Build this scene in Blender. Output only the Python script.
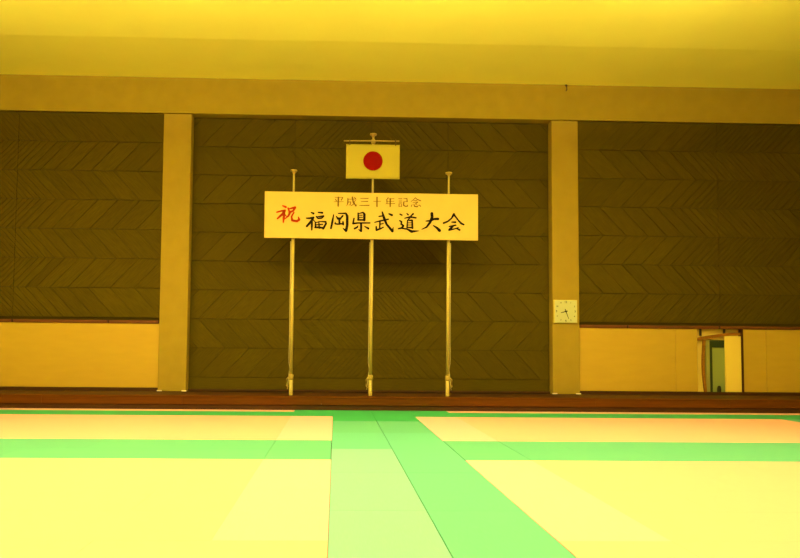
import bpy, math, random
from mathutils import Matrix, Vector
random.seed(7)
S = bpy.context.scene
C = S.collection
for o in list(bpy.data.objects):
    bpy.data.objects.remove(o)

# ------------------------------------------------------------------ camera
cam_d = bpy.data.cameras.new('camera')
cam = bpy.data.objects.new('camera', cam_d)
C.objects.link(cam)
cam_d.sensor_fit = 'HORIZONTAL'
cam_d.sensor_width = 36.0
cam_d.lens = 643.2 / 800 * 36.0
cam_d.shift_x = (400 - 351.1) / 800
cam_d.shift_y = (316.28 - 279) / 800
cam_d.clip_end = 200
rt = Vector((0.99966351, -0.02431517, 0.0090354))
up = Vector((-0.01019974, -0.0481953, 0.99878585))
fw = Vector((0.02385018, 0.99854193, 0.0484271))
m = Matrix((rt, up, -fw)).transposed().to_4x4()
m.translation = Vector((0, 0, 1.6632))
cam.matrix_world = m
S.camera = cam

# ------------------------------------------------------------------ light
S.view_settings.view_transform = 'Standard'
S.view_settings.look = 'None'
S.view_settings.gamma = 1.0
S.view_settings.use_curve_mapping = False
S.view_settings.exposure = 0.22
LC = (1.0, 0.80, 0.34)
world = bpy.data.worlds.new('hall_ambient')
S.world = world
world.use_nodes = True
bg = world.node_tree.nodes['Background']
bg.inputs['Color'].default_value = (*LC, 1)
bg.inputs['Strength'].default_value = 0.30
LAMP_X = (-8.5, -3.2, 2.1, 7.4)
LAMP_Y = (-3, 2, 7, 10.8)
LAMP_W = 205
UP_TILT = 18      # uplights tilted to brighten the ceiling near the end wall
UP_W = 315          # uplights added on the unseen pendant lamps to brighten the ceiling
for ly in LAMP_Y:
    for lx in LAMP_X:
        ld = bpy.data.lights.new('unseen_lamp_light', 'AREA')
        ld.shape = 'RECTANGLE'
        ld.size = 2.0; ld.size_y = 0.8
        ld.energy = LAMP_W * {-3: .45, 2: .42, 7: .55, 10.8: 1.35}[ly]
        ld.color = LC
        lo = bpy.data.objects.new('unseen_lamp_light', ld)
        lo.location = (lx, ly, 8.04)
        C.objects.link(lo)
        lu = ld.copy(); lu.energy = UP_W * (1.15 if ly == 10.8 else .6)
        lo = bpy.data.objects.new('added_uplight', lu)
        lo.location = (lx, ly, 8.31); lo.rotation_euler = (math.pi-math.radians(UP_TILT), 0, 0)
        C.objects.link(lo)

# ------------------------------------------------------------------ materials
def mat(name, col, rough=.6, spec=.3, grain=None, bump=0.0, metallic=0.0, vary=0.0, rot=0.0):
    """grain = (scale_xyz, colour_amount)"""
    M = bpy.data.materials.new(name); M.use_nodes = True
    nt = M.node_tree; b = nt.nodes['Principled BSDF']
    b.inputs['Roughness'].default_value = rough
    b.inputs['Specular IOR Level'].default_value = spec
    b.inputs['Metallic'].default_value = metallic
    b.inputs['Base Color'].default_value = (*col, 1)
    fac = None
    if grain:
        tc = nt.nodes.new('ShaderNodeTexCoord')
        r = nt.nodes.new('ShaderNodeMapping'); r.inputs['Rotation'].default_value = (0, rot, 0)
        mp = nt.nodes.new('ShaderNodeMapping'); mp.inputs['Scale'].default_value = grain[0]
        nz = nt.nodes.new('ShaderNodeTexNoise'); nz.inputs['Scale'].default_value = 1.0
        nz.inputs['Detail'].default_value = 4
        nt.links.new(tc.outputs['Object'], r.inputs['Vector'])
        nt.links.new(r.outputs['Vector'], mp.inputs['Vector'])
        nt.links.new(mp.outputs['Vector'], nz.inputs['Vector'])
        mr = nt.nodes.new('ShaderNodeMapRange')
        mr.inputs['From Min'].default_value = .3; mr.inputs['From Max'].default_value = .7
        mr.inputs['To Min'].default_value = 1 - grain[1]; mr.inputs['To Max'].default_value = 1 + grain[1]
        nt.links.new(nz.outputs['Fac'], mr.inputs['Value'])
        fac = mr.outputs['Result']
        if bump:
            bp = nt.nodes.new('ShaderNodeBump'); bp.inputs['Strength'].default_value = bump
            bp.inputs['Distance'].default_value = .02
            nt.links.new(nz.outputs['Fac'], bp.inputs['Height'])
            nt.links.new(bp.outputs['Normal'], b.inputs['Normal'])
    if vary:
        oi = nt.nodes.new('ShaderNodeObjectInfo')
        vr = nt.nodes.new('ShaderNodeMapRange')
        vr.inputs['To Min'].default_value = 1 - vary; vr.inputs['To Max'].default_value = 1 + vary
        nt.links.new(oi.outputs['Random'], vr.inputs['Value'])
        if fac is None:
            fac = vr.outputs['Result']
        else:
            mu = nt.nodes.new('ShaderNodeMath'); mu.operation = 'MULTIPLY'
            nt.links.new(fac, mu.inputs[0]); nt.links.new(vr.outputs['Result'], mu.inputs[1])
            fac = mu.outputs[0]
    if fac is not None:
        vm = nt.nodes.new('ShaderNodeVectorMath'); vm.operation = 'SCALE'
        vm.inputs[0].default_value = col
        nt.links.new(fac, vm.inputs['Scale'])
        nt.links.new(vm.outputs['Vector'], b.inputs['Base Color'])
    return M

Q = math.pi / 4
M = {
    'plaster': mat('header_plaster', (.34, .245, .018), .8, .1, ((3, 3, 3), .05), .05),
    'pillar': mat('pillar_plaster', (.34, .235, .025), .8, .1, ((3, 3, 3), .04), .05),
    'ceiling': mat('ceiling_paint', (.96, .95, .18), .85, .05, ((.6, .6, .6), .02)),
    'wood_slash': mat('board_grain_rising', (.076, .053, .0002), .75, .08, ((3.5, 1, 45), .16), .12, vary=.07, rot=Q),
    'wood_back': mat('board_grain_falling', (.076, .053, .0002), .75, .08, ((3.5, 1, 45), .16), .12, vary=.07, rot=-Q),
    'wood_flat': mat('board_grain_level', (.076, .053, .0002), .75, .08, ((3, 1, 45), .16), .12, vary=.05),
    'backing': mat('backing_board', (.05, .035, .004), .9, .05),
    'wainscot': mat('wainscot_laminate', (.50, .325, .03), .5, .25, ((1.5, 1.5, 6), .03)),
    'rail': mat('rail_wood', (.13, .04, .004), .5, .3, ((4, 4, 40), .15)),
    'ledge': mat('ledge_wood', (.11, .032, .0002), .6, .1, ((1.2, 20, 40), .18), vary=.05),
    'dark': mat('dark_wood', (.06, .022, .003), .6, .2, ((2, 20, 30), .15)),
    'tan_len': mat('tatami_tan_lengthwise', (.78, .46, .43), .6, .15, ((90, 6, 6), .03)),
    'tan_wide': mat('tatami_tan_crosswise', (.78, .43, .33), .6, .15, ((6, 90, 6), .03)),
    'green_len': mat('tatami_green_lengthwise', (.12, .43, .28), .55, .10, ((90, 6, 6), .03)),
    'green_far': mat('tatami_green_no_sheen', (.052, .40, .15), .55, .10, ((90, 6, 6), .03)),  # deep green base tone, no sheen painted in
    'green_mid': mat('tatami_green_faint_sheen', (.125, .45, .33), .55, .10, ((90, 6, 6), .03)),  # part of the floor sheen painted into the colour
    'green_pale': mat('tatami_green_full_sheen', (.215, .47, .44), .5, .15, ((90, 6, 6), .03)),  # palest green: sheen of the nearer mats painted into the colour
    'green_wide': mat('tatami_green_crosswise', (.12, .43, .28), .55, .10, ((6, 90, 6), .03)),
    'subfloor': mat('subfloor', (.09, .10, .04), .9, .1),
    'banner': mat('banner_cloth', (.60, .42, .10), .7, .1, ((4, 4, 4), .015)),
    'flag_cloth': mat('flag_cloth', (.41, .34, .045), .8, .05),
    'black': mat('black_ink', (.010, .006, .004), .7, .1),
    'thin_ink': mat('brown_ink', (.14, .07, .008), .7, .1),
    'red': mat('red_ink', (.60, .045, .008), .7, .1),
    'disc_red': mat('flag_red', (.22, .004, .0003), .8, .05),
    'pole': mat('pole_paint', (.48, .37, .08), .4, .4),
    'brass': mat('brass', (.40, .28, .05), .4, .4),
    'rope': mat('rope', (.55, .45, .18), .9, .05),
    'clock_face': mat('clock_face', (.52, .53, .27), .5, .3),
    'clock_rim': mat('clock_rim', (.62, .50, .08), .5, .3),
    'ink': mat('clock_ink', (.02, .02, .01), .5, .2),
    'white_metal': mat('white_metal', (.9, .8, .5), .4, .4),
    'niche': mat('niche_plaster', (.82, .56, .08), .8, .1),
    'niche_pale': mat('niche_pale_panel', (.86, .65, .11), .6, .2),
    'beam': mat('niche_beam', (.30, .12, .006), .6, .2, ((5, 5, 30), .15)),
    'door_frame': mat('door_frame_dark', (.03, .045, .012), .5, .2),
    'door_jamb': mat('door_jamb_grey', (.30, .28, .06), .5, .2),
    'green_glass': mat('green_frosted_pane', (.26, .31, .08), .25, .5),
    'cushion': mat('dark_bag', (.03, .03, .008), .8, .1),
    'iron': mat('iron', (.06, .04, .01), .5, .3),
    'lamp_frame': mat('lamp_frame', (.8, .8, .75), .5, .3),  # frame of the unseen pendant lamps
}
em = bpy.data.materials.new('unseen_lamp_diffuser'); em.use_nodes = True
_b = em.node_tree.nodes['Principled BSDF']
_b.inputs['Emission Color'].default_value = (*LC, 1); _b.inputs['Emission Strength'].default_value = 6
M['lamp'] = em

# ------------------------------------------------------------------ mesh helpers
class MB:
    def __init__(s): s.v = []; s.f = []
    def box(s, x0, x1, y0, y1, z0, z1):
        n = len(s.v)
        s.v += [(x0,y0,z0),(x1,y0,z0),(x1,y1,z0),(x0,y1,z0),(x0,y0,z1),(x1,y0,z1),(x1,y1,z1),(x0,y1,z1)]
        s.f += [tuple(n+i for i in q) for q in ((0,3,2,1),(4,5,6,7),(0,1,5,4),(1,2,6,5),(2,3,7,6),(3,0,4,7))]
        return s
    def cbox(s, x0, x1, y0, y1, z0, z1, c):
        """box with its front (low y) edges chamfered"""
        prof = [(x0, z0), (x1, z0), (x1, z1), (x0, z1)]
        inn = [(x0+c, z0+c), (x1-c, z0+c), (x1-c, z1-c), (x0+c, z1-c)]
        s.loft([[(x, y1, z) for x, z in prof], [(x, y0+c, z) for x, z in prof], [(x, y0, z) for x, z in inn]])
        return s
    def loft(s, rings, cap=True):
        n = len(s.v); k = len(rings[0])
        for r in rings: s.v += [tuple(p) for p in r]
        for i in range(len(rings)-1):
            for j in range(k):
                a = n+i*k+j; b = n+i*k+(j+1) % k
                s.f.append((a, b, b+k, a+k))
        if cap:
            s.f.append(tuple(n+j for j in reversed(range(k))))
            s.f.append(tuple(n+(len(rings)-1)*k+j for j in range(k)))
        return s
    def lathe(s, prof, cx=0, cy=0, seg=16, cap=True):
        """prof = [(r, z)]"""
        return s.loft([[(cx+r*math.cos(2*math.pi*j/seg), cy+r*math.sin(2*math.pi*j/seg), z) for j in range(seg)] for r, z in prof], cap)
    def tube(s, pts, r, seg=8, closed=False):
        pts = [Vector(p) for p in pts]; rings = []
        for i, p in enumerate(pts):
            a = pts[max(i-1, 0)]; b = pts[min(i+1, len(pts)-1)]
            t = (b-a).normalized()
            u = t.cross(Vector((0, 0, 1)))
            if u.length < .05: u = t.cross(Vector((0, 1, 0)))
            u.normalize(); w = u.cross(t)
            rr = r[i] if isinstance(r, (list, tuple)) else r
            rings.append([p+rr*(math.cos(2*math.pi*j/seg)*u+math.sin(2*math.pi*j/seg)*w) for j in range(seg)])
        return s.loft(rings)
    def prism(s, poly, y0, y1):
        """poly [(x,z)] counter-clockwise seen from -y; extruded from y1 (back) to y0 (front)"""
        return s.loft([[(x, y1, z) for x, z in poly], [(x, y0, z) for x, z in poly]])
    def build(s, name, m_, parent=None, smooth=False):
        me = bpy.data.meshes.new(name)
        me.from_pydata(s.v, [], s.f); me.update()
        me.materials.append(m_)
        return link(name, me, parent, smooth)

def link(name, me, parent=None, smooth=False):
    import bmesh
    b = bmesh.new(); b.from_mesh(me); bmesh.ops.recalc_face_normals(b, faces=b.faces); b.to_mesh(me); b.free()
    if smooth:
        for p in me.polygons: p.use_smooth = len(p.vertices) < 5
    o = bpy.data.objects.new(name, me); C.objects.link(o)
    if parent is not None:
        o.parent = parent
        o.matrix_parent_inverse = Matrix.Identity(4)
        if parent.get('_loc'):
            L = Vector(parent['_loc']); me.transform(Matrix.Translation(-L))
    return o

def tag(o, label, cat, group=None, kind=None):
    o['label'] = label; o['category'] = cat
    if group: o['group'] = group
    if kind: o['kind'] = kind
    return o

def empty(name, label, cat, loc=(0, 0, 0), group=None, kind=None):
    o = bpy.data.objects.new(name, None); C.objects.link(o)
    o.location = loc; o.empty_display_size = .2
    tag(o, label, cat, group, kind)
    return o

def off(parts, loc):
    """children built in world coordinates are moved into the frame of an Empty at loc"""
    for p in parts:
        p.data.transform(Matrix.Translation(-Vector(loc)))

# ------------------------------------------------------------------ key measures (metres)
WY = 18.74          # front face of pillars, header and rails
CX = 1.03           # axis of symmetry of the end wall
LEDGE_Y, LEDGE_H = 17.12, 0.356
CEIL = 9.57
XL, XR = -15.0, 18.0
ROWS = [8.477 - .858*i for i in range(10)]      # 8.477 ... 0.755

# ------------------------------------------------------------------ floor and tatami
floor = MB().box(XL, XR, -8, LEDGE_Y+.02, -.20, -.055).build('floor', M['subfloor'])
tag(floor, 'hall floor laid with yellowish tan and green tatami mats up to the brown ledge', 'floor', kind='structure')
_matmesh = {}
def mat_piece(x0, x1, y0, y1, key, gap=.0006):
    w, d = round(x1-x0, 3), round(y1-y0, 3)
    k = (w, d, key, gap)
    if k not in _matmesh:
        c = .001 if gap < .002 else .005
        b = MB()
        g2, c2 = .0006, .001       # mats are pushed tighter together end to end
        b.loft([[(a, e, -.055) for a, e in ((gap, g2), (w-gap, g2), (w-gap, d-g2), (gap, d-g2))],
                [(a, e, -c) for a, e in ((gap, g2), (w-gap, g2), (w-gap, d-g2), (gap, d-g2))],
                [(a, e, 0) for a, e in ((gap+c, g2+c2), (w-gap-c, g2+c2), (w-gap-c, d-g2-c2), (gap+c, d-g2-c2))]])
        o = b.build('tatami_mat', M[key], floor)
        _matmesh[k] = o.data
    else:
        o = bpy.data.objects.new('tatami_mat', _matmesh[k]); C.objects.link(o); o.parent = floor
    o.location = (x0, y0, random.uniform(-.0002, .0002))
    return o
OX = -.048
YB = [-1.37, .63, 9.63, 11.63, 15.63, 16.66, 17.11]
def lengthwise(x0, x1, y0, y1, key, gap=.0006):
    x = x0
    while x < x1-.01:
        y = y1
        while y > y0+.01:
            yn = max(y-2, y0)
            mat_piece(OX+x, OX+min(x+1, x1), yn, y, key, gap); y = yn
        x += 1
def crosswise(x0, x1, y0, y1, key, gap=.0006, start=0):
    y = y0; r = 0
    while y < y1-.01:
        x = x0
        first = True
        while x < x1-.01:
            xn = min(x+(1 if (first and (r+start) % 2) else 2), x1); first = False
            mat_piece(OX+x, OX+xn, y, min(y+1, y1), key, gap); x = xn
        y += 1; r += 1
# long green band towards the flag, two mats wide; painted sheen grows towards the camera
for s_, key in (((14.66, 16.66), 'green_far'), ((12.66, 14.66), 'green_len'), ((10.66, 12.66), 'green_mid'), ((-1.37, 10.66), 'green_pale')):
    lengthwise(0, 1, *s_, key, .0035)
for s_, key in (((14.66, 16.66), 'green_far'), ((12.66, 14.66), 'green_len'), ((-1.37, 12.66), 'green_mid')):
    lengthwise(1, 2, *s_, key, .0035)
# green crossing band and far green strip
for a, b_ in ((-9, 0), (2, 11)):
    s = -1 if a < 0 else 2
    lengthwise(s, s+1, 9.63, 11.63, 'green_len', .004)
    if a < 0: crosswise(-9, -1, 9.63, 11.63, 'green_wide')
    else: crosswise(3, 11, 9.63, 11.63, 'green_wide')
    # tan fields
    lengthwise(s, s+1, 11.63, 15.63, 'tan_len')
    lengthwise(s, s+1, 5.63, 9.63, 'tan_len')
    if a < 0:
        crosswise(-9, -1, 11.63, 15.63, 'tan_wide', start=0)
        crosswise(-9, -1, 5.63, 9.63, 'tan_wide')
        crosswise(-9, 0, .63, 5.63, 'tan_wide', start=1)
    else:
        crosswise(3, 11, 11.63, 15.63, 'tan_wide')
        crosswise(3, 11, 5.63, 9.63, 'tan_wide')
        crosswise(2, 11, .63, 5.63, 'tan_wide', start=1)
lengthwise(11, 13, 1.63, 15.63, 'green_len')
lengthwise(-11, -9, 1.63, 15.63, 'green_len')
crosswise(-15, 0, 15.63, 16.66, 'green_far')
crosswise(2, 17, 15.63, 16.66, 'green_far')
crosswise(-15, -1, 16.66, 17.11, 'tan_wide')
crosswise(3, 17, 16.66, 17.11, 'tan_wide')
lengthwise(-1, 3, 16.66, 17.11, 'green_far')

# ------------------------------------------------------------------ ledge below the wall
ledge = empty('trim_1', 'low reddish brown wooden ledge running along the foot of the end wall', 'ledge', kind='structure')
x = XL
i = 0
while x < XR-.01:
    xn = min(x+3.66, XR)
    MB().cbox(x+.002, xn-.002, LEDGE_Y, LEDGE_Y+.04, .13, LEDGE_H-.012, .004).build('fascia_board', M['ledge'], ledge)
    MB().box(x, xn, LEDGE_Y+.03, LEDGE_Y+.06, 0-.05, .13).build('kick_board', M['dark'], ledge)
    for k in range(5):
        y0 = LEDGE_Y-.012+k*.33
        MB().box(x+.0015, xn-.0015, y0, y0+.327, LEDGE_H-.03, LEDGE_H).build('plank', M['ledge'] if k == 0 else M['dark'], ledge)
    x = xn; i += 1

# ------------------------------------------------------------------ end wall
wall = MB().box(XL, XR, WY+.42, WY+.60, 0, CEIL+.3).build('wall_back', M['backing'])
tag(wall, 'end wall with herringbone wooden boards framed by ochre pillars and header', 'wall', kind='structure')
MB().box(XL, XR, WY, WY+.42, ROWS[0]+.03, CEIL+.02).build('header', M['plaster'], wall)
PL = (-5.11, -4.30); PR = (6.375, 7.17)
for a, b_ in (PL, PR):
    p = MB().cbox(a, b_, WY, WY+.42, LEDGE_H, ROWS[0]+.01, .012).build('pillar', M['pillar'], wall)
    for xx in (a+.05, b_-.05):
        MB().box(xx-.07, xx+.07, WY-.02, WY, LEDGE_H, LEDGE_H+.03).build('corner_bracket', M['white_metal'], p)

def clip(poly, f):
    out = []
    for i in range(len(poly)):
        a = poly[i]; b = poly[(i+1) % len(poly)]
        fa, fb = f(a), f(b)
        if fa >= 0: out.append(a)
        if fa*fb < 0:
            t = fa/(fa-fb); out.append((a[0]+t*(b[0]-a[0]), a[1]+t*(b[1]-a[1])))
    return out
def cliprect(p, x0, x1, z0, z1):
    for f in (lambda q: q[0]-x0, lambda q: x1-q[0], lambda q: q[1]-z0, lambda q: z1-q[1]):
        p = clip(p, f)
        if len(p) < 3: return []
    out = []
    for q in p:
        if not out or abs(q[0]-out[-1][0])+abs(q[1]-out[-1][1]) > 1e-4: out.append(q)
    if len(out) > 2 and abs(out[0][0]-out[-1][0])+abs(out[0][1]-out[-1][1]) < 1e-4: out.pop()
    return out
def area(p):
    return .5*sum(p[i][0]*p[(i+1) % len(p)][1]-p[(i+1) % len(p)][0]*p[i][1] for i in range(len(p)))

RUN = .80; GAP = .007
def herring(parent, odd, sgn, cells, nrows, face, mirror):
    """odd: board boundaries at odd row lines; even lines sit at odd + sgn*RUN.  mirror about CX if set"""
    fine = {}
    for r in range(nrows):
        zt, zb = ROWS[r], ROWS[r+1]
        for i in range(len(odd)-1):
            w = odd[i+1]-odd[i]
            o0, o1 = odd[i]+GAP, odd[i+1]-GAP
            e0, e1 = o0+sgn*RUN, o1+sgn*RUN
            if r % 2 == 0: poly = [(o0, zb), (o1, zb), (e1, zt), (e0, zt)]; rising = sgn > 0
            else: poly = [(e0, zb), (e1, zb), (o1, zt), (o0, zt)]; rising = sgn < 0
            for c0, c1 in cells:
                p = cliprect(poly, c0+GAP, c1-GAP, zb+GAP, zt-GAP)
                if len(p) < 3 or abs(area(p)) < .004: continue
                q = [(2*CX-x, z) for x, z in p] if mirror else p
                if area(q) < 0: q = q[::-1]
                ris = rising != mirror
                key = 'wood_slash' if ris else 'wood_back'
                dy = random.uniform(-.004, .004)
                if w > .27:
                    MB().prism(q, face+dy, face+.03).build('board', M[key], parent)
                else:
                    fine.setdefault(key, MB()).prism(q, face+dy, face+.03)
    for key, b in fine.items():
        o = b.build('narrow_boards', M[key], parent); o['kind'] = 'stuff'

# centre field (two mirrored halves), recessed 0.30 behind the pillars
centre = MB().box(PL[1]-.05, PR[0]+.05, WY+.332, WY+.42, LEDGE_H, ROWS[0]+.01).build('centre_field', M['backing'], wall)
oddC = [-5.62, -4.85, -4.05, -3.34, -2.64, -2.0, -1.46, -1.06, -.76, -.53, -.35, -.19, -.04, .11, .26, .41, .58, .79, 1.05, 1.35, 1.7]
for mir in (False, True):
    herring(centre, oddC, +1, ((-4.30, -1.27), (-1.27, CX)), 9, WY+.30, mir)
for a, b_ in ((-4.30, -1.27), (-1.27, CX), (CX, 3.33), (3.33, 6.37)):
    MB().prism([(a+GAP, .415), (b_-GAP, .415), (b_-GAP, ROWS[9]-GAP), (a+GAP, ROWS[9]-GAP)], WY+.30, WY+.33).build('board', M['wood_flat'], centre)
# side fields, recessed slightly
oddS = [-3.6, -4.35, -5.05, -5.75, -6.39, -6.97, -7.47, -7.87, -8.18, -8.43, -8.63, -8.81, -8.97]
while oddS[-1] > -10.2: oddS.append(oddS[-1]-.155)
while oddS[-1] > -12.6: oddS.append(oddS[-1]-.155-(-10.2-oddS[-1])*.12)
while oddS[-1] > -16: oddS.append(oddS[-1]-.62)
oddS = oddS[::-1]
for mir in (False, True):
    bx = (XL, PL[0]+.05) if not mir else (PR[1]-.05, XR)
    fld = MB().box(bx[0], bx[1], WY+.06, WY+.42, 2.40, ROWS[0]+.01).build('side_field', M['backing'], wall)
    lim = -15 if not mir else 2*CX-XR
    herring(fld, oddS, -1, ((lim, -9.32), (-9.32, -5.11 if not mir else 2*CX-PR[1])), 7, WY+.02, mir)

# rails with joints, wainscot panels and baseboards of the side bays
def rail_run(a, b_, joints):
    e = empty('trim_2' if a < 0 else 'trim_3', 'dark brown rail under the herringbone boards on the %s of the wall' % ('left' if a < 0 else 'right, above the open niche'), 'rail', kind='structure')
    js = [a]+joints+[b_]
    for p, q in zip(js[:-1], js[1:]):
        MB().cbox(p+.03, q-.03, WY+.01, WY+.14, 2.305, 2.395, .006).build('rail_board', M['rail'], e)
        MB().box(q-.03, q+.03, WY+.05, WY+.14, 2.305, 2.39).build('joint_block', M['dark'], e)
rail_run(XL, PL[0], [-12.06, -9.32, -6.58])
rail_run(PR[1], XR, [8.61, 11.36, 14.11])
NX0, NX1 = 10.70, 12.03      # the niche opening
def wains(a, b_):
    MB().cbox(a+.004, b_-.004, WY+.04, WY+.09, .455, 2.303, .004).build('wainscot_panel', M['wainscot'], wall)
for a, b_ in ((XL, -12.1), (-12.1, -9.75), (-9.75, PL[0]), (PR[1], 10.04), (10.04, NX0), (NX1+.04, 12.76), (12.76, 15.5), (15.5, XR)):
    wains(a, b_)
# solid wall behind the wainscot, left open at the niche
for a, b_ in ((XL, PL[0]), (PR[1], NX0), (NX1+.03, XR)):
    MB().box(a, b_, WY+.09, WY+.42, LEDGE_H, 2.305).build('infill', M['dark'], wall)
bb = empty('baseboard_back', 'dark brown baseboard at the foot of the end wall between the pillars', 'baseboard', kind='structure')
for a, b_, y, zt in ((XL, PL[0], WY+.02, .45), (PL[1], PR[0], WY+.27, .41), (PR[1], XR, WY+.02, .45)):
    MB().cbox(a, b_, y, y+.05, LEDGE_H, zt, .006).build('baseboard_length', M['dark'], bb)

# ------------------------------------------------------------------ niche with bent wooden frame and green door
N = empty('door_1', 'open niche in the ochre wainscot with bent brown frame and green glass door', 'doorway', kind='structure')
MB().box(NX0, NX1, WY+.20, WY+.215, LEDGE_H, 2.303).build('niche_back', M['niche_pale'], N)
MB().box(NX1, NX1+.035, WY+.02, WY+.21, LEDGE_H, 2.303).build('jamb', M['dark'], N)
lint = []
for k in range(9):
    t = k/8
    lint.append((NX0+.02+t*1.30, 2.0+.165*math.sin(t*math.pi*.5)))
b = MB()
b.loft([[(x, WY+.08, z-.045), (x, WY+.14, z-.045), (x, WY+.14, z+.045), (x, WY+.08, z+.045)] for x, z in lint])
b.build('lintel', M['beam'], N)
for x in (10.86, 11.58):
    MB().box(x-.015, x+.015, WY+.12, WY+.20, 2.10, 2.303).build('hanger', M['iron'], N)
b = MB()
b.loft([[(x-.035, WY+.09, z), (x+.035, WY+.09, z), (x+.035, WY+.15, z), (x-.035, WY+.15, z)]
        for x, z in [(10.965-.05*math.sin(math.pi*k/8)-.02*k/8, .42+k/8*1.56) for k in range(9)]])
b.build('post', M['beam'], N)
MB().box(11.0, 11.13, WY+.14, WY+.20, LEDGE_H, 1.98).build('grey_jamb', M['door_jamb'], N)
df = MB()
df.loft([[(x, y, z) for x, z in ((11.12, LEDGE_H), (11.19, LEDGE_H), (11.19, 1.76), (11.64, 1.76), (11.64, 1.98), (11.12, 1.98))] for y in (WY+.20, WY+.13)])
df.build('door_frame', M['door_frame'], N)
MB().box(11.19, 11.64, WY+.16, WY+.18, LEDGE_H, 1.76).build('pane', M['green_glass'], N)
MB().cbox(11.56, NX1-.002, WY+.07, WY+.13, LEDGE_H+.06, 2.10, .006).build('sliding_panel', M['niche_pale'], N)
MB().box(NX0, NX1, WY+.03, WY+.07, LEDGE_H, .44).build('sill', M['dark'], N)
bag = MB().lathe([(.025, LEDGE_H), (.05, LEDGE_H+.02), (.055, .52), (.045, .60), (.02, .63)], 11.36, WY+.095, 12).build('dark_bin', M['cushion'])
tag(bag, 'small dark bin standing at the foot of the green glass door', 'bin')

# ------------------------------------------------------------------ ceiling
cb = MB()
prof = [(WY+.6, CEIL+.035), (15.95, CEIL-.16), (12.8, CEIL-.13), (-8, CEIL-.13), (-8, CEIL+.5), (WY+.6, CEIL+.5)]
cb.loft([[(XL, y, z) for y, z in prof], [(XR, y, z) for y, z in prof]])
ceil = cb.build('ceiling', M['ceiling'])
tag(ceil, 'plain bright yellow painted ceiling with a faint fold near the wall', 'ceiling', kind='structure')
k = 0
for ly in LAMP_Y:
    for lx in LAMP_X:
        e = empty('unseen_ceiling_light', 'unseen flat white rectangular pendant lamp hung on two rods, with an added uplight', 'lamp', (lx, ly, CEIL-.13), 'unseen rectangular ceiling lamps above the mats')
        MB().box(-1.06, 1.06, -.46, .46, -1.33, -1.17).build('lamp_frame', M['lamp_frame'], e)
        MB().box(-1.0, 1.0, -.40, .40, -1.35, -1.33).build('unseen_diffuser', M['lamp'], e)
        for q in (-.8, .8):
            MB().box(q-.01, q+.01, -.01, .01, -1.17, 0).build('hanger_rod', M['iron'], e)

hook = MB()
hook.tube([(6.82, WY-.01, CEIL), (6.82, WY-.05, CEIL-.06), (6.83, WY-.05, CEIL-.16), (6.80, WY-.04, CEIL-.20)], [.035, .022, .014, .010], 8)
hk = hook.build('hook', M['iron'])
tag(hk, 'small dark hook where the header meets the ceiling above the right pillar', 'hook')

# ------------------------------------------------------------------ side walls (outside the frame)
for nm, x0, x1 in (('wall_left', XL-.3, XL), ('wall_right', XR, XR+.3)):
    w = MB().box(x0, x1, -8, WY+.6, -.2, CEIL+.2).build(nm, M['niche'])
    tag(w, 'plain ochre side wall on the %s of the hall' % nm[5:], 'wall', kind='structure')

# ------------------------------------------------------------------ poles
PY = 17.53
def pole(xb, xt, zt, zbreak, label, rope_side):
    e = empty('banner_pole', label, 'pole', (xb, PY, LEDGE_H), 'three poles standing on the ledge')
    L = (xb, PY, LEDGE_H)
    lean = (xt-xb)/(zt-LEDGE_H)
    X = lambda z: xb+lean*(z-LEDGE_H)
    parts = []
    def tb(name, zs, rs, m_, seg=16):
        o = MB().loft([[(X(z)+r*math.cos(2*math.pi*j/seg), PY+r*math.sin(2*math.pi*j/seg), z) for j in range(seg)] for z, r in zip(zs, rs)]).build(name, m_, e, True)
        parts.append(o); return o
    tb('lower_tube', [LEDGE_H, LEDGE_H+.01, .88], [.052, .054, .052], M['pole'])
    tb('collar', [.78, .80, .90, .92], [.056, .067, .067, .056], M['brass'])
    tb('middle_tube', [.88, zbreak], [.043, .043], M['pole'])
    tb('joint_ring', [zbreak-.03, zbreak+.03], [.047, .047], M['brass'])
    tb('upper_tube', [zbreak, zt-.05], [.030, .028], M['pole'])
    tb('finial', [zt-.10, zt-.07, zt-.05, zt-.04, zt-.005, zt+.01], [.035, .05, .05, .095, .095, .05], M['brass'])
    # cleat and halyard
    s = rope_side
    c = MB().tube([(X(.70)+s*.05, PY-.05, .88), (X(.70)+s*.115, PY-.05, .80), (X(.70)+s*.115, PY-.05, .62), (X(.70)+s*.07, PY-.05, .58)], [.012, .016, .016, .012], 8).build('cleat', M['brass'], e, True)
    parts.append(c)
    h = MB().tube([(X(z)+s*(.07+.03*math.sin(z*4)*(.3 if z > 1.2 else 1)), PY-.03, z) for z in [.52+.12*k for k in range(8)]]
                  + [(X(z)+s*.058, PY-.02, z) for z in (1.8, 3.0, 4.55)], .009, 6).build('halyard', M['rope'], e, True)
    parts.append(h)
    off(parts, L)
    return e, X
pole(-1.195, -1.19, 6.53, 4.75, 'left of the three cream poles, behind the left end of the banner', -1)
ce, CXF = pole(.955, .99, 7.58, 4.75, 'tallest middle cream pole, carrying the crossbar with the flag', -1)
pole(3.06, 3.09, 6.53, 4.75, 'right of the three cream poles, behind the right end of the banner', 1)
# crossbar belongs to the middle pole
b = MB().tube([(.17, PY-.04, 7.355), (.95, PY-.045, 7.365), (1.71, PY-.04, 7.37)], .020, 10).build('crossbar', M['brass'], ce, True)
b2 = MB().lathe([(.03, 7.29), (.062, 7.32), (.062, 7.40), (.03, 7.43)], .99, PY, 14).build('crossbar_clamp', M['brass'], ce, True)
off([b, b2], (.955, PY, LEDGE_H))
del ce['group']

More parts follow.
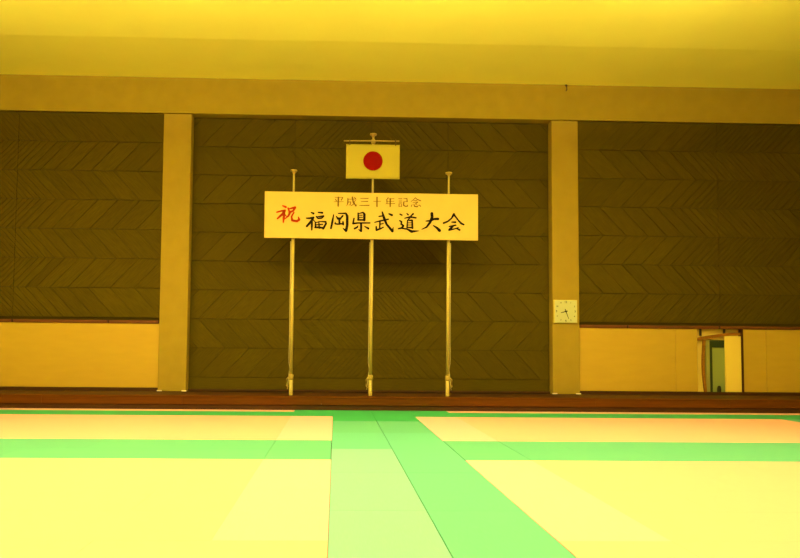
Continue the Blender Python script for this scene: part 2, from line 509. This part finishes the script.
# ------------------------------------------------------------------ flag
FY = PY-.11
fe = empty('flag', 'flag with red disc hanging from the crossbar of the middle pole', 'flag', (.975, FY, 6.29))
nx, nz = 24, 14
fm = MB()
def fpt(i, j, s):
    x = .238+(1.478)*i/nx; z = 6.29+.955*j/nz
    y = FY+.008*math.sin(i*.9+.5)*(1-j/nz)+s
    return (x, y, z)
for s in (0, .012):
    for j in range(nz+1):
        for i in range(nx+1): fm.v.append(fpt(i, j, s))
n1 = (nx+1)*(nz+1)
for j in range(nz):
    for i in range(nx):
        a = j*(nx+1)+i
        fm.f.append((a, a+1, a+nx+2, a+nx+1)); fm.f.append((n1+a, n1+a+nx+1, n1+a+nx+2, n1+a+1))
for i in range(nx):
    fm.f.append((i, n1+i, n1+i+1, i+1)); a = nz*(nx+1)+i; fm.f.append((a, a+1, n1+a+1, n1+a))
for j in range(nz):
    a = j*(nx+1); fm.f.append((a, a+nx+1, n1+a+nx+1, n1+a)); a += nx; fm.f.append((a, n1+a, n1+a+nx+1, a+nx+1))
cl = fm.build('cloth', M['flag_cloth'], fe, True)
dm = MB(); R0 = .267; cxx, czz = .978, 6.782; K = 40
dm.v.append((cxx, FY-.014, czz))
for k in range(K): dm.v.append((cxx+R0*math.cos(2*math.pi*k/K), FY-.014, czz+R0*math.sin(2*math.pi*k/K)))
for k in range(K): dm.v.append((cxx+R0*math.cos(2*math.pi*k/K), FY-.002, czz+R0*math.sin(2*math.pi*k/K)))
for k in range(K):
    dm.f.append((0, 1+k, 1+(k+1) % K)); dm.f.append((1+k, 1+K+k, 1+K+(k+1) % K, 1+(k+1) % K))
disc = dm.build('red_disc', M['disc_red'], fe)
rings = []
for xx in (.34, 1.60):
    pts = [(xx, FY+.01+.045*math.cos(a), 7.30+.085*math.sin(a)) for a in [2*math.pi*k/12 for k in range(13)]]
    rings.append(MB().tube(pts, .011, 6).build('hanging_ring', M['iron'], fe, True))
off([cl, disc]+rings, (.975, FY, 6.29))

# ------------------------------------------------------------------ banner
BY = 17.42
BX0, BX1, BZ0, BZ1 = -1.97, 3.88, 4.625, 5.90
be = empty('banner_board', 'long pale yellow board with brush lettering, mounted across the three poles', 'banner', (.955, BY, BZ0))
parts = [MB().cbox(BX0, BX1, BY, BY+.045, BZ0, BZ1, .006).build('board_panel', M['banner'], be)]
for xx in (-1.19, .975, 3.075):
    parts.append(MB().box(xx-.06, xx+.06, BY+.045, BY+.06, BZ0+.12, BZ1-.12).build('mounting_strap', M['brass'], be))
def to_board(u, v):
    """artwork grid: 213.4 x 46.5 units over the face of the board"""
    return BX0+(u/213.4)*(BX1-BX0), BZ1-(v/46.5)*(BZ1-BZ0)
def glyph(strokes, ox, oy, sc, m_, wf=1.25):
    b = MB(); y = BY-.004
    for st in strokes:
        # smooth the centre line
        P = [(p[0]/sc+ox, p[1]/sc+oy, p[2]/sc*wf) for p in st]
        if len(P) > 2:
            q = []
            for i in range(len(P)-1):
                p0 = P[max(i-1, 0)]; p1 = P[i]; p2 = P[i+1]; p3 = P[min(i+2, len(P)-1)]
                for t in (0, .25, .5, .75):
                    q.append(tuple(.5*((2*p1[c])+(-p0[c]+p2[c])*t*.8+(2*p0[c]-5*p1[c]+4*p2[c]-p3[c])*t*t*.8+(-p0[c]+3*p1[c]-3*p2[c]+p3[c])*t**3*.8
                                      + (.2*(-p1[c]+p2[c])*2*(t))) if False else p1[c]+(p2[c]-p1[c])*t for c in range(3)))
            q.append(P[-1]); P = q
        W = []
        for u, v, w in P:
            vs = v-(191+(u-265)*.0165); us = u-264.7
            X, Z = to_board(us, vs); W.append((X, Z, max(w, .35)/213.4*(BX1-BX0)/2))
        for i in range(len(W)):
            X, Z, r = W[i]; n = len(b.v); K = 9
            yy = y-.0002*(i % 3)
            b.v += [(X+r*math.cos(2*math.pi*k/K), yy, Z+r*math.sin(2*math.pi*k/K)) for k in range(K)]
            b.f.append(tuple(range(n, n+K)))
            if i:
                X0, Z0, r0 = W[i-1]; dx, dz = X-X0, Z-Z0; L = math.hypot(dx, dz) or 1
                px, pz = -dz/L, dx/L; n = len(b.v)
                b.v += [(X0+px*r0, yy, Z0+pz*r0), (X+px*r, yy, Z+pz*r), (X-px*r, yy, Z-pz*r), (X0-px*r0, yy, Z0-pz*r0)]
                b.f.append((n, n+1, n+2, n+3))
    me = bpy.data.meshes.new('character'); me.from_pydata(b.v, [], b.f); me.update(); me.materials.append(m_)
    o = bpy.data.objects.new('character', me); C.objects.link(o); o.parent = be; o['kind'] = 'stuff'
    parts.append(o)
    return o
RED = [[(165,138,14),(205,155,24)], [(90,222,16),(150,205,18),(195,200,24),(165,245,26),(100,305,18)], [(185,225,24),(180,300,26),(175,355,14)], [(195,255,14),(215,275,10)],
       [(235,170,18),(255,225,20)], [(240,180,12),(325,160,26),(305,200,20),(250,230,20)], [(265,215,24),(240,270,20),(195,310,10)],
       [(310,225,16),(280,280,18),(290,330,24),(350,340,26),(380,320,24),(368,285,10)]]
glyph(RED, 270, 195, 12.98, M['red']).name = 'red_character'
G = {
 'fuku': (300, [[(175,118,14),(215,135,28)], [(100,210,16),(150,212,24),(215,200,26),(180,260,32),(110,340,28)], [(190,250,26),(190,330,28),(190,400,18)], [(215,240,14),(235,265,12)],
   [(290,118,18),(355,125,26)], [(260,185,20),(285,215,16)], [(270,190,14),(375,178,24),(345,210,20),(290,215,20)], [(245,275,18),(250,360,26)],
   [(255,280,14),(330,265,14),(410,270,24),(415,300,26),(370,380,28)], [(300,265,14),(310,370,22)], [(265,318,16),(360,310,16)], [(240,362,20),(300,358,28),(380,370,24)]]),
 'oka': (300, [[(535,155,14),(515,270,28),(495,375,24)], [(610,135,14),(730,135,24),(752,180,34),(752,330,34),(735,415,34),(685,375,10)], [(580,185,16),(600,215,24)],
   [(680,175,24),(640,220,22),(590,200,10)], [(600,225,18),(650,225,18)], [(625,215,26),(630,305,26)], [(560,300,20),(600,308,20),(680,300,22)], [(560,275,10),(565,300,14)], [(685,270,22),(690,315,24)]]),
 'ken': (345, [[(205,130,18),(210,240,26)], [(210,140,12),(285,120,20),(305,150,32),(305,245,32)], [(220,165,11),(270,165,12)], [(225,200,11),(275,200,12)], [(200,240,20),(310,242,24)],
   [(140,215,20),(125,300,24),(200,290,22),(395,290,18)], [(255,300,28),(255,420,28),(215,395,10)], [(205,335,12),(190,360,24),(150,380,24)], [(310,345,12),(370,378,30)]]),
 'bu': (345, [[(540,185,18),(590,178,18)], [(470,280,14),(560,258,22),(690,230,18)], [(590,115,18),(620,210,34),(660,310,28),(755,425,32),(768,360,8)], [(700,145,20),(745,165,30)],
   [(555,265,20),(550,390,20)], [(560,310,16),(610,300,14)], [(495,350,20),(500,405,26),(560,385,22),(610,360,16)]]),
 'dou': (390, [[(155,150,18),(185,165,20)], [(150,255,18),(180,270,22),(175,310,24),(210,335,26),(190,370,28),(130,385,18)], [(190,380,18),(270,390,22),(340,430,36),(455,420,10)],
   [(265,140,14),(285,160,20)], [(365,145,24),(330,180,18)], [(230,215,14),(320,195,24),(410,210,22)], [(330,190,20),(285,240,16)], [(275,250,16),(268,365,20)],
   [(280,250,12),(350,250,24),(355,375,26)], [(280,290,10),(340,290,10)], [(280,325,10),(340,325,10)], [(270,362,16),(355,368,24)]]),
 'dai': (390, [[(570,262,14),(640,258,26),(700,230,28),(765,228,34)], [(665,140,38),(670,200,36),(640,280,32),(580,360,24),(505,395,10)], [(690,335,14),(745,370,30),(790,415,40)]]),
 'kai': (425, [[(460,155,32),(420,220,20),(360,270,22),(295,295,26)], [(465,165,24),(530,250,20),(575,300,28),(620,322,22)], [(425,280,16),(485,282,26)], [(385,350,16),(490,330,20)],
   [(450,340,24),(390,400,30)], [(380,408,24),(470,390,16),(530,370,16)], [(505,385,16),(550,405,28)]]),
}
for k, (ox, st) in G.items(): glyph(st, ox, 205, 16, M['black'])
T = {
 'hei': (330, [[(75,85,6),(200,85,6)], [(80,110,8),(95,140,14)], [(195,90,12),(175,130,12)], [(60,155,6),(210,155,6)], [(128,85,20),(125,225,18)]]),
 'sei': (330, [[(280,100,12),(280,170,16),(262,222,6)], [(275,115,7),(415,112,7)], [(290,160,6),(325,158,10),(318,205,10),(295,210,5)], [(350,80,16),(365,160,18),(410,225,16),(418,200,5)], [(400,130,8),(365,200,10),(325,225,6)], [(380,85,8),(400,100,12)]]),
 'san': (330, [[(480,102,7),(605,102,11)], [(490,155,7),(600,152,11)], [(465,218,8),(620,215,12)]]),
 'juu': (330, [[(690,150,7),(805,148,7)], [(745,82,16),(745,235,15)]]),
 'nen': (375, [[(205,90,10),(172,130,6)], [(190,112,6),(300,108,8)], [(175,155,6),(300,150,6)], [(185,130,12),(185,185,10)], [(165,190,6),(310,186,8)], [(238,110,18),(236,235,16)]]),
 'ki': (375, [[(370,105,7),(425,105,7)], [(375,130,5),(425,130,5)], [(375,150,5),(425,150,5)], [(375,170,5),(425,170,5)], [(378,190,10),(378,235,10)], [(378,190,6),(420,190,6),(418,235,10)], [(378,232,6),(418,232,6)],
   [(450,105,6),(505,105,10),(508,155,14)], [(455,158,6),(505,155,6)], [(455,160,14),(452,215,14),(480,232,13),(515,228,13),(515,205,5)]]),
 'nenn': (375, [[(640,92,10),(610,125,8),(570,155,6)], [(640,95,10),(670,120,12),(725,142,14)], [(610,140,6),(665,138,8)], [(600,168,6),(680,162,10),(640,195,10)], [(588,205,8),(575,235,10)], [(615,195,8),(625,230,14),(670,240,14),(690,215,6)], [(700,205,6),(722,230,14)], [(650,195,6),(665,210,8)]]),
}
for k, (ox, st) in T.items(): glyph(st, ox, 192, 16, M['thin_ink']).name = 'small_character'
off(parts, (.955, BY, BZ0))

# ------------------------------------------------------------------ clock on the right pillar
KX, KZ, KY = 6.745, 2.775, WY
ck = empty('wall_clock', 'square pale wall clock hung on the right pillar', 'clock', (KX, KY, KZ))
kp = []
s = .345
kp.append(MB().cbox(KX-s, KX+s, KY-.055, KY-.001, KZ-s, KZ+s, .012).build('case', M['clock_rim'], ck))
kp.append(MB().cbox(KX-s+.018, KX+s-.018, KY-.062, KY-.05, KZ-s+.018, KZ+s-.018, .003).build('dial', M['clock_face'], ck))
def hand(name, ang, L, w, back, y):
    a = math.radians(ang); d = (math.sin(a), math.cos(a)); p = (d[1], -d[0])
    poly = [(KX-d[0]*back-p[0]*w, KZ-d[1]*back-p[1]*w), (KX-d[0]*back+p[0]*w, KZ-d[1]*back+p[1]*w), (KX+d[0]*L+p[0]*w*.5, KZ+d[1]*L+p[1]*w*.5), (KX+d[0]*L-p[0]*w*.5, KZ+d[1]*L-p[1]*w*.5)]
    kp.append(MB().prism(poly, y, y+.004).build(name, M['ink'], ck))
hand('hour_hand', 255, .155, .017, .05, KY-.072)
hand('minute_hand', 160, .235, .012, .07, KY-.078)
kp.append(MB().loft([[(KX+.026*math.cos(a), y, KZ+.026*math.sin(a)) for a in [2*math.pi*k/14 for k in range(14)]] for y in (KY-.062, KY-.083)]).build('hub', M['ink'], ck))
off(kp, (KX, KY, KZ))
for n in range(1, 13):
    a = math.radians(n*30)
    r = .285/max(abs(math.sin(a)), abs(math.cos(a))) if n % 3 == 0 else .285/max(abs(math.sin(a)), abs(math.cos(a)))*.93
    cu = bpy.data.curves.new('numeral', 'FONT'); cu.body = str(n)
    cu.size = .085 if n % 3 == 0 else .062; cu.align_x = 'CENTER'; cu.align_y = 'CENTER'; cu.extrude = .001; cu.offset = .0015
    to = bpy.data.objects.new('tmp', cu); C.objects.link(to)
    bpy.context.view_layer.update()
    me = bpy.data.meshes.new_from_object(to.evaluated_get(bpy.context.evaluated_depsgraph_get()))
    bpy.data.objects.remove(to)
    me.materials.clear(); me.materials.append(M['ink'])
    me.transform(Matrix.Translation((r*math.sin(a)*.96, -.0635, r*math.cos(a)*.96)) @ Matrix.Rotation(math.pi/2, 4, 'X'))
    o = bpy.data.objects.new('numeral', me); C.objects.link(o); o.parent = ck
